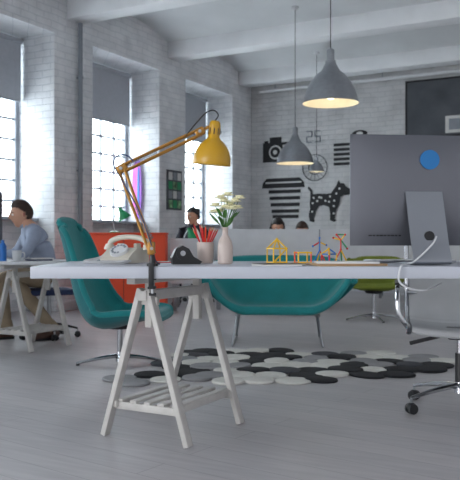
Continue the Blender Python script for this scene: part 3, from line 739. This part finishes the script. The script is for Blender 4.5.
pendant('pendant_lamp', 0.86, 9.9, 1.91, 0.50, 3.98)
pendant('pendant_lamp', 1.42, 12.3, 2.02, 0.26, 3.98)

# ------------------------------------------------------------------ background furniture
b = B(); b.box((1.02, 0.36, 0.94), (0, 0, 0.50), M_orange, bev=0.01); b.box((0.98, 0.34, 0.03), (0, 0, 0.015), M_blk)
b.box((1.04, 0.38, 0.02), (0, 0, 0.98), M_orange, bev=0.004)
b.box((0.005, 0.01, 0.88), (0, -0.178, 0.50), M_blk)
for x in (-0.05, 0.05): b.tube([(x, -0.2, 0.5), (x, -0.2, 0.62)], 0.006, M_steel)
b.finish('orange_cabinet', (-1.30, 9.35, 0))
def bench(name, loc, rotz, L, scr=M_white, top=1.05, dep=0.6):
    b = B()
    b.box((L, dep, 0.03), (0, dep / 2 + 0.02, 0.725), M_white, bev=0.004)
    b.box((L, 0.03, top - 0.35), (0, 0, (top + 0.35) / 2), scr, bev=0.004)
    n_ = max(2, int(L / 1.1) + 1)
    for k in range(n_):
        x = -L / 2 + 0.05 + (L - 0.1) * k / (n_ - 1)
        b.box((0.05, 0.05, 0.7), (x, 0.05, 0.355), M_steel, bev=0.004); b.box((0.05, 0.05, 0.7), (x, dep - 0.03, 0.355), M_steel, bev=0.004)
        b.box((0.05, dep, 0.04), (x, dep / 2, 0.69), M_steel)
        if 0 < k < n_ - 1: b.box((0.012, 0.012, top - 0.36), (x, -0.018, (top + 0.35) / 2), M_pipe)
    b.finish(name, loc, (0, 0, rotz))
bench('bench_desk', (1.15, 9.65, 0), 0.0, 2.7, M_white, 1.04)
bench('bench_desk', (-0.48, 9.45, 0), 0.0, 0.54, M_white, 0.92)
bench('bench_desk', (2.3, 11.5, 0), math.radians(-14), 2.2, M_white, 0.98)
b = B(); b.box((0.5, 0.015, 0.26), (0, 0, 0.13), M_orange, bev=0.002)
random.seed(5)
for k in range(7): b.box((0.07, 0.004, 0.06), (-0.19 + k * 0.062, -0.010, 0.06 + 0.12 * random.random()), random.choice([M_paper, M_yelp, M_paper, M_ltblue]))
b.box((0.5, 0.12, 0.008), (0, 0.0, 0.004), M_orange); b.finish('pin_board', (0.66, 9.85, 0.742))
b = B(); random.seed(9)
x = 0
while x < 0.62:
    w = random.uniform(0.03, 0.07); h = random.uniform(0.2, 0.32); m = random.choice([M_paper, M_navy, M_kraft, M_pipe, M_red])
    b.box((w, 0.24, h), (x + w / 2, 0, h / 2), m, bev=0.002); x += w + 0.004
b.finish('binder_row', (1.75, 9.95, 0.742))
def green_lamp(loc, rz):
    b = B()
    b.lathe([(0, 0), (0.07, 0), (0.07, 0.012), (0.02, 0.02), (0.0, 0.022)], M_green, 24)
    b.tube([(0, 0, 0.02), (-0.02, 0, 0.14)], 0.006, M_steel, seg=8); b.tube([(-0.02, 0, 0.14), (0.05, 0, 0.29)], 0.006, M_steel, seg=8)
    b.sph((-0.02, 0, 0.14), 0.011, M_steel, 10)
    T = Matrix.Translation((0.07, 0, 0.29)) @ Euler((0, math.radians(-28), 0)).to_matrix().to_4x4()
    b.lathe([(0, 0.03), (0.02, 0.03), (0.024, 0.0), (0.03, -0.02), (0.085, -0.12), (0.088, -0.13), (0.082, -0.126), (0.028, -0.026), (0, -0.02)], M_green, 28, T)
    b.finish('green_desk_lamp', loc, (0, 0, rz))
green_lamp((-1.44, 9.36, 0.992), 0.2)
green_lamp((-0.60, 9.75, 0.742), 0.0)

# ------------------------------------------------------------------ left table with computer
b = B(); b.box((1.75, 0.72, 0.028), (0, 0, 0.716), M_white, bev=0.003); b.finish('work_table', (-2.24, 6.30, 0))
trestle('trestle', (-1.66, 6.28, 0), math.radians(-28), H=0.70, L=0.46, spread=0.42)
trestle('trestle', (-2.85, 6.28, 0), math.radians(0), H=0.70, L=0.46, spread=0.42)
computer('desktop_computer', (-2.13, 6.22, 0.733), math.radians(62), sticker=False)
b = B(); b.lathe([(0, 0.001), (0.03, 0.001), (0.034, 0.01), (0.038, 0.085), (0.035, 0.085), (0.03, 0.012), (0, 0.01)], M_white, 24)
b.tube([(0.036, 0, 0.07), (0.06, 0, 0.065), (0.06, 0, 0.03), (0.034, 0, 0.022)], 0.005, M_white, seg=8, n=5); b.finish('coffee_mug', (-1.72, 6.05, 0.73))
b = B(); b.lathe([(0, 0.001), (0.03, 0.001), (0.03, 0.12), (0.012, 0.15), (0.012, 0.17), (0.0, 0.17)], M_ltblue, 20); b.finish('water_bottle', (-1.83, 6.04, 0.73))
b = B(); b.box((0.2, 0.14, 0.012), (0, 0, 0.006), M_navy, bev=0.002); b.box((0.19, 0.135, 0.01), (0.01, 0, 0.017), M_paper, rot=(0, 0, 0.2)); b.finish('book', (-1.58, 6.2, 0.73), (0, 0, 0.4))

# ------------------------------------------------------------------ people
def shape_head(x, y, z, off=0.0):
    px = x * (0.098 + off); py = y * (0.076 + off); pz = z * (0.118 + off)
    if z < 0:
        py *= 1 - 0.28 * (-z) ** 1.3
        px *= (1 - 0.38 * (-z)) if x < 0 else (1 - 0.10 * (-z))
    if x > 0:
        if x > 0.5: px -= 0.012 * (x - 0.5)
        if off < 0.001:
            px += 0.026 * math.exp(-(y / 0.15) ** 2 - ((z + 0.14) / 0.17) ** 2)
            px += 0.010 * math.exp(-(y / 0.10) ** 2 - ((z - 0.05) / 0.18) ** 2)
            px -= 0.008 * math.exp(-((abs(y) - 0.36) / 0.14) ** 2 - ((z - 0.05) / 0.10) ** 2)
            px += 0.004 * math.exp(-((abs(y) - 0.3) / 0.25) ** 2 - ((z - 0.24) / 0.08) ** 2)
            px += 0.006 * math.exp(-(y / 0.26) ** 2 - ((z + 0.50) / 0.07) ** 2)
            px += 0.012 * math.exp(-(y / 0.3) ** 2 - ((z + 0.86) / 0.15) ** 2)
    return Vector((px, py, pz))
def head(b, T, hair, style):
    nu, nv = 48, 36; vs = []; fs = []; ms = []; U = []
    for j in range(nv + 1):
        ph = pi * j / nv
        for i in range(nu):
            a = 2 * pi * i / nu; u = (math.sin(ph) * math.cos(a), math.sin(ph) * math.sin(a), -math.cos(ph)); U.append(u); vs.append(shape_head(*u))
    for j in range(nv):
        for i in range(nu):
            f = [j * nu + i, j * nu + (i + 1) % nu, (j + 1) * nu + (i + 1) % nu, (j + 1) * nu + i]; fs.append(f)
            c = [sum(U[k][q] for k in f) / 4 for q in range(3)]
            ms.append(M_skinl if (c[0] > 0.6 and abs(c[1]) < 0.24 and abs(c[2] + 0.5) < 0.06) else M_skin)
    b.add(vs, fs, ms, T)
    for s_ in (-1, 1):
        b.sph((0.081, s_ * 0.029, 0.006), (0.011, 0.013, 0.009), M_eye, 12, T=T)
        b.sph((0.0895, s_ * 0.028, 0.006), (0.004, 0.005, 0.0055), M_blk, 8, T=T)
        b.tube([(0.088, s_ * 0.014, 0.026), (0.088, s_ * 0.03, 0.031), (0.078, s_ * 0.046, 0.026)], 0.003, hair, seg=6, n=3, T=T)
        b.sph((-0.005, s_ * 0.078, -0.004), (0.019, 0.008, 0.031), M_skin, 12, T=T, rot=(0, 0.2, 0))
        b.sph((-0.002, s_ * 0.084, -0.002), (0.010, 0.004, 0.019), M_skinl, 10, T=T)
    def hl(x):
        if x < -0.30: return -0.42
        if x < 0.0: return -0.42 + (x + 0.30) * 1.9
        return min(0.60, 0.15 + x * 0.75)
    rnd = random.Random(4); vs = []; keep = []
    for k, u in enumerate(U):
        d = u[2] - hl(u[0]); t = max(0.0, min(1, d / 0.22 + 0.25))
        vs.append(shape_head(*u, off=0.0012 + (0.016 + 0.005 * rnd.random()) * t)); keep.append(d > -0.06)
    hf = [f for f in fs if all(keep[k] for k in f)]
    b.add(vs, hf, hair, T)
    if style == 'long':
        for k in range(9):
            a = math.radians(100 + k * 20); c, s_ = math.cos(a), math.sin(a)
            b.tube([(c * 0.085, s_ * 0.075, 0.05), (c * 0.1, s_ * 0.088, -0.03), (c * 0.1, s_ * 0.09, -0.12), (c * 0.085, s_ * 0.085, -0.19)], [0.022, 0.026, 0.024, 0.008], hair, seg=8, n=4, T=T)
    if style == 'bun': b.sph((-0.10, 0, 0.08), 0.038, hair, 14, T=T)

def hand(b, wrist, direction, side, T=None):
    w = Vector(wrist); d = Vector(direction).normalized(); lat = Vector((0, 0, 1)).cross(d).normalized() * side
    pc = w + d * 0.045
    zr = d.cross(lat).normalized()
    R = Matrix((d, lat, zr)).transposed().to_4x4()
    b.sph((0, 0, 0), (0.052, 0.042, 0.016), M_skin, 14, T=Matrix.Translation(pc) @ R)
    for k, (o, l) in enumerate([(-0.030, 0.062), (-0.010, 0.078), (0.011, 0.072), (0.031, 0.056)]):
        p = pc + d * 0.03 + lat * o * -1
        b.tube([p, p + d * l * 0.5 + Vector((0, 0, 0.008)), p + d * l * 0.85 + Vector((0, 0, -0.004)), p + d * l + Vector((0, 0, -0.016))], [0.0095, 0.0088, 0.008, 0.006], M_skin, seg=8, n=3)
    p = pc - d * 0.025 + lat * 0.028
    b.tube([p, p + d * 0.025 + lat * 0.022, p + d * 0.055 + lat * 0.026 + Vector((0, 0, -0.008))], [0.013, 0.011, 0.008], M_skin, seg=8, n=3)

def seg_dist(p, a, c):
    d = c - a; t = max(0, min(1, (p - a).dot(d) / max(1e-9, d.length_squared))); return (p - a - d * t).length

def person(name, loc, yaw, J, top, bottom, shoe, hair, style='short', head_yaw=0, head_pitch=0, skinarm=False):
    V = {}; order = []
    def av(n, p, r, par): V[n] = (Vector(p), r, par); order.append(n)
    av('pelvis', J['pelvis'], 0.125, None); av('waist', J['waist'], 0.105, 'pelvis'); av('chest', J['chest'], 0.125, 'waist')
    av('upper', J['upper'], 0.085, 'chest'); av('neck', J['neck'], 0.05, 'upper'); av('skull', J['head'], 0.048, 'neck')
    for s_, n in ((1, 'L'), (-1, 'R')):
        up = V['upper'][0]
        sh = up + Vector((0, s_ * 0.165, -0.03)); av('sh' + n, sh, 0.062, 'upper')
        av('el' + n, J['el' + n], 0.044, 'sh' + n); av('wr' + n, J['wr' + n], 0.028, 'el' + n)
        hp = V['pelvis'][0] + Vector((0.04, s_ * 0.09, -0.02)); av('hip' + n, hp, 0.095, 'pelvis')
        kn = Vector(J['kn' + n]); av('th' + n, hp.lerp(kn, 0.5), 0.084, 'hip' + n); av('kn' + n, kn, 0.066, 'th' + n)
        an = Vector(J['an' + n]); av('ca' + n, kn.lerp(an, 0.35), 0.062, 'kn' + n); av('an' + n, an, 0.046, 'ca' + n)
    me = bpy.data.meshes.new('sk'); idx = {n: i for i, n in enumerate(order)}
    me.from_pydata([V[n][0] for n in order], [(idx[V[n][2]], idx[n]) for n in order if V[n][2]], [])
    ob = bpy.data.objects.new('sk', me); scene.collection.objects.link(ob)
    sk = ob.modifiers.new('s', 'SKIN'); sk.use_smooth_shade = True
    ss = ob.modifiers.new('ss', 'SUBSURF'); ss.levels = 2; ss.render_levels = 2
    for i, n in enumerate(order):
        sv = me.skin_vertices[0].data[i]; r = V[n][1] * 1.12; sv.radius = (r, r); sv.use_root = (n == 'pelvis')
    dg = bpy.context.evaluated_depsgraph_get(); ev = ob.evaluated_get(dg); em = ev.to_mesh()
    vs = [v.co.copy() for v in em.vertices]; fs = [list(p.vertices) for p in em.polygons]
    ev.to_mesh_clear(); bpy.data.objects.remove(ob)
    bones = [(V[V[n][2]][0], V[n][0], n) for n in order if V[n][2]]
    for v in vs:
        dmin = min(seg_dist(v, a, c) for a, c, n in bones if n in ('waist', 'chest', 'upper'))
        if dmin < 0.16:
            v.y *= 1 + 0.22 * max(0, 1 - dmin / 0.17)
        v += Vector((random.uniform(-1, 1), random.uniform(-1, 1), random.uniform(-1, 1))) * 0.0008
    b = B(); ms = []
    for f in fs:
        c = sum((vs[k] for k in f), Vector()) / len(f)
        n = min(bones, key=lambda q: seg_dist(c, q[0], q[1]))[2]
        if n in ('skull', 'neck') and c.z > V['neck'][0].z - 0.01: ms.append(M_skin)
        elif n in ('hipL', 'hipR', 'thL', 'thR', 'knL', 'knR', 'caL', 'caR', 'anL', 'anR'): ms.append(bottom)
        elif n == 'waist' and c.z < V['pelvis'][0].z + 0.02: ms.append(bottom)
        elif n in ('wrL', 'wrR') and skinarm: ms.append(M_skin)
        else: ms.append(top)
    b.add(vs, fs, ms)
    nk = V['neck'][0]
    b.tube([nk + Vector((0.058 * math.cos(a), 0.062 * math.sin(a), -0.012 - 0.012 * math.cos(a))) for a in [2 * pi * k / 20 for k in range(20)]], 0.013, top, seg=8, closed=True)
    for n in 'LR':
        el, wr = V['el' + n][0], V['wr' + n][0]; d = (wr - el).normalized()
        b.tube([wr - d * 0.03, wr + d * 0.008], 0.034, M_skin if skinarm else top, seg=14)
        hd = Vector((d.x, d.y, -0.12)); hand(b, wr, hd, -1 if n == 'L' else 1)
        an = V['an' + n][0]; kn = V['kn' + n][0]; dd = (an - kn).normalized()
        b.tube([an - dd * 0.05, an + dd * 0.025], [0.055, 0.058], bottom, seg=16)
        fy = J.get('foot' + n, 0.0)
        base = Vector((an.x, an.y, 0))
        rz = Matrix.Translation(base) @ Matrix.Rotation(fy, 4, 'Z')
        b.tube([(-0.065, 0, 0.045), (-0.05, 0, 0.05), (0.0, 0, 0.058), (0.06, 0, 0.05), (0.12, 0, 0.038), (0.17, 0, 0.032), (0.195, 0, 0.028)], [0.02, 0.038, 0.045, 0.043, 0.042, 0.034, 0.012], shoe, seg=16, n=3, T=rz @ Matrix.Diagonal((1, 1, 0.9, 1)))
        sole = []
        for k in range(24):
            a = 2 * pi * k / 24; cx = 0.066 + 0.135 * math.cos(a); sole.append((cx, (0.040 + 0.006 * math.cos(a)) * math.sin(a)))
        b.prism(sole, 0.022, M_blk, rz)
        b.tube([an + Vector((0, 0, 0.02)), (an.x, an.y, 0.07)], 0.038, M_blk, seg=12)
    Th = Matrix.Translation(Vector(J['head'])) @ Matrix.Rotation(head_yaw, 4, 'Z') @ Matrix.Rotation(head_pitch, 4, 'Y')
    head(b, Th, hair, style)
    return b.finish(name, loc, (0, 0, yaw), angle=60)

Jm = dict(pelvis=(0, 0, 0.585), waist=(0.03, 0, 0.72), chest=(0.10, 0, 0.865), upper=(0.155, 0, 0.97), neck=(0.195, 0, 1.045), head=(0.25, 0, 1.13),
          elL=(0.25, 0.25, 0.77), wrL=(0.44, 0.16, 0.782), elR=(0.25, -0.25, 0.77), wrR=(0.44, -0.12, 0.782),
          knL=(0.34, 0.14, 0.55), anL=(0.0, 0.15, 0.115), knR=(0.42, -0.10, 0.55), anR=(0.36, -0.08, 0.115), footL=0.1, footR=-0.05)
person('seated_man', (-1.67, 6.90, 0), math.radians(205), Jm, M_shirt, M_khaki, M_shoe, M_hair, 'short', head_pitch=0.12, head_yaw=0.15)
def Js(lean=0.0, hz=1.2):
    k = hz - 1.2
    return dict(pelvis=(0, 0, 0.585), waist=(0.02, 0, 0.72 + k * .3), chest=(0.05 + lean * .5, 0, 0.90 + k * .6), upper=(0.06 + lean, 0, 1.02 + k), neck=(0.075 + lean, 0, 1.10 + k), head=(0.11 + lean * 1.2, 0, 1.20 + k),
                elL=(0.12 + lean, 0.26, 0.80), wrL=(0.36, 0.16, 0.80), elR=(0.12 + lean, -0.26, 0.80), wrR=(0.36, -0.16, 0.80),
                knL=(0.42, 0.13, 0.54), anL=(0.40, 0.13, 0.115), knR=(0.42, -0.13, 0.54), anR=(0.38, -0.13, 0.115))
person('seated_woman', (-0.50, 10.75, 0), math.radians(255), Js(0.0, 1.23), M_dark, M_dark, M_blk, M_hairb, 'bun', head_yaw=-0.5, head_pitch=0.1)
person('seated_colleague', (0.66, 10.85, 0), math.radians(275), Js(0.06, 1.09), M_rose, M_dark, M_blk, M_hairb, 'long', head_pitch=0.5)
person('seated_colleague', (1.06, 10.95, 0), math.radians(262), Js(0.06, 1.04), M_shirt, M_dark, M_blk, M_hair, 'short', head_pitch=0.5)
def stool(loc, rz, m, back=True):
    b = B(); star_base(b, 0.26, 0, 5, M_blk, 0.3, True)
    b.cyl((0, 0, 0.14), (0, 0, 0.40), 0.02, 0.02, M_steel)
    b.box((0.42, 0.42, 0.05), (0, 0, 0.425), m, bev=0.02, seg=4)
    if back:
        b.tube([(-0.1, 0, 0.40), (-0.24, 0, 0.42), (-0.27, 0, 0.55), (-0.27, 0, 0.72)], 0.014, M_blk, seg=8, n=5)
        b.shell(lambda u, v: (-0.25 + 0.05 * (2 * u - 1) ** 2, (u - 0.5) * 0.38, 0.62 + v * 0.26), 12, 6, 0.03, m)
    b.finish('task_chair', loc, (0, 0, rz))
stool((-1.67, 6.92, 0), math.radians(205), M_navy, back=False)
stool((-0.50, 10.77, 0), math.radians(255), M_dark); stool((0.66, 10.87, 0), math.radians(275), M_dark); stool((1.06, 10.97, 0), math.radians(262), M_dark)

# ------------------------------------------------------------------ world & camera
w = bpy.data.worlds.new('sky'); scene.world = w; w.use_nodes = True; nt = w.node_tree; nt.nodes.clear(); L = nt.links.new
o = nt.nodes.new('ShaderNodeOutputWorld'); bg = nt.nodes.new('ShaderNodeBackground'); tc = nt.nodes.new('ShaderNodeTexCoord')
dt = nt.nodes.new('ShaderNodeVectorMath'); dt.operation = 'DOT_PRODUCT'; dt.inputs[1].default_value = (-0.877, 0.48, 0)
L(tc.outputs['Generated'], dt.inputs[0])
mr = nt.nodes.new('ShaderNodeMapRange'); mr.inputs['From Min'].default_value = -0.1; mr.inputs['From Max'].default_value = 0.4
mr.inputs['To Min'].default_value = 0.0; mr.inputs['To Max'].default_value = 1.0; L(dt.outputs['Value'], mr.inputs['Value'])
cr = nt.nodes.new('ShaderNodeValToRGB'); cr.color_ramp.elements[0].color = (0.94, 0.95, 1.0, 1); cr.color_ramp.elements[1].color = (0.97, 0.985, 1.0, 1)
L(mr.outputs[0], cr.inputs[0]); L(cr.outputs[0], bg.inputs['Color'])
st = nt.nodes.new('ShaderNodeMapRange'); st.inputs['To Min'].default_value = 0.92; st.inputs['To Max'].default_value = 11.5; L(mr.outputs[0], st.inputs['Value'])
L(st.outputs[0], bg.inputs['Strength']); L(bg.outputs[0], o.inputs[0])
cd = bpy.data.cameras.new('camera'); co = bpy.data.objects.new('camera', cd); scene.collection.objects.link(co)
co.location = (0, 0, 0.9); co.rotation_euler = (pi / 2, 0, 0); cd.sensor_width = 36; cd.lens = 56.25; cd.clip_end = 100
cd.dof.use_dof = True; cd.dof.focus_distance = 3.4; cd.dof.aperture_fstop = 6.3
scene.camera = co
scene.view_settings.view_transform = 'Standard'; scene.view_settings.exposure = 0.03
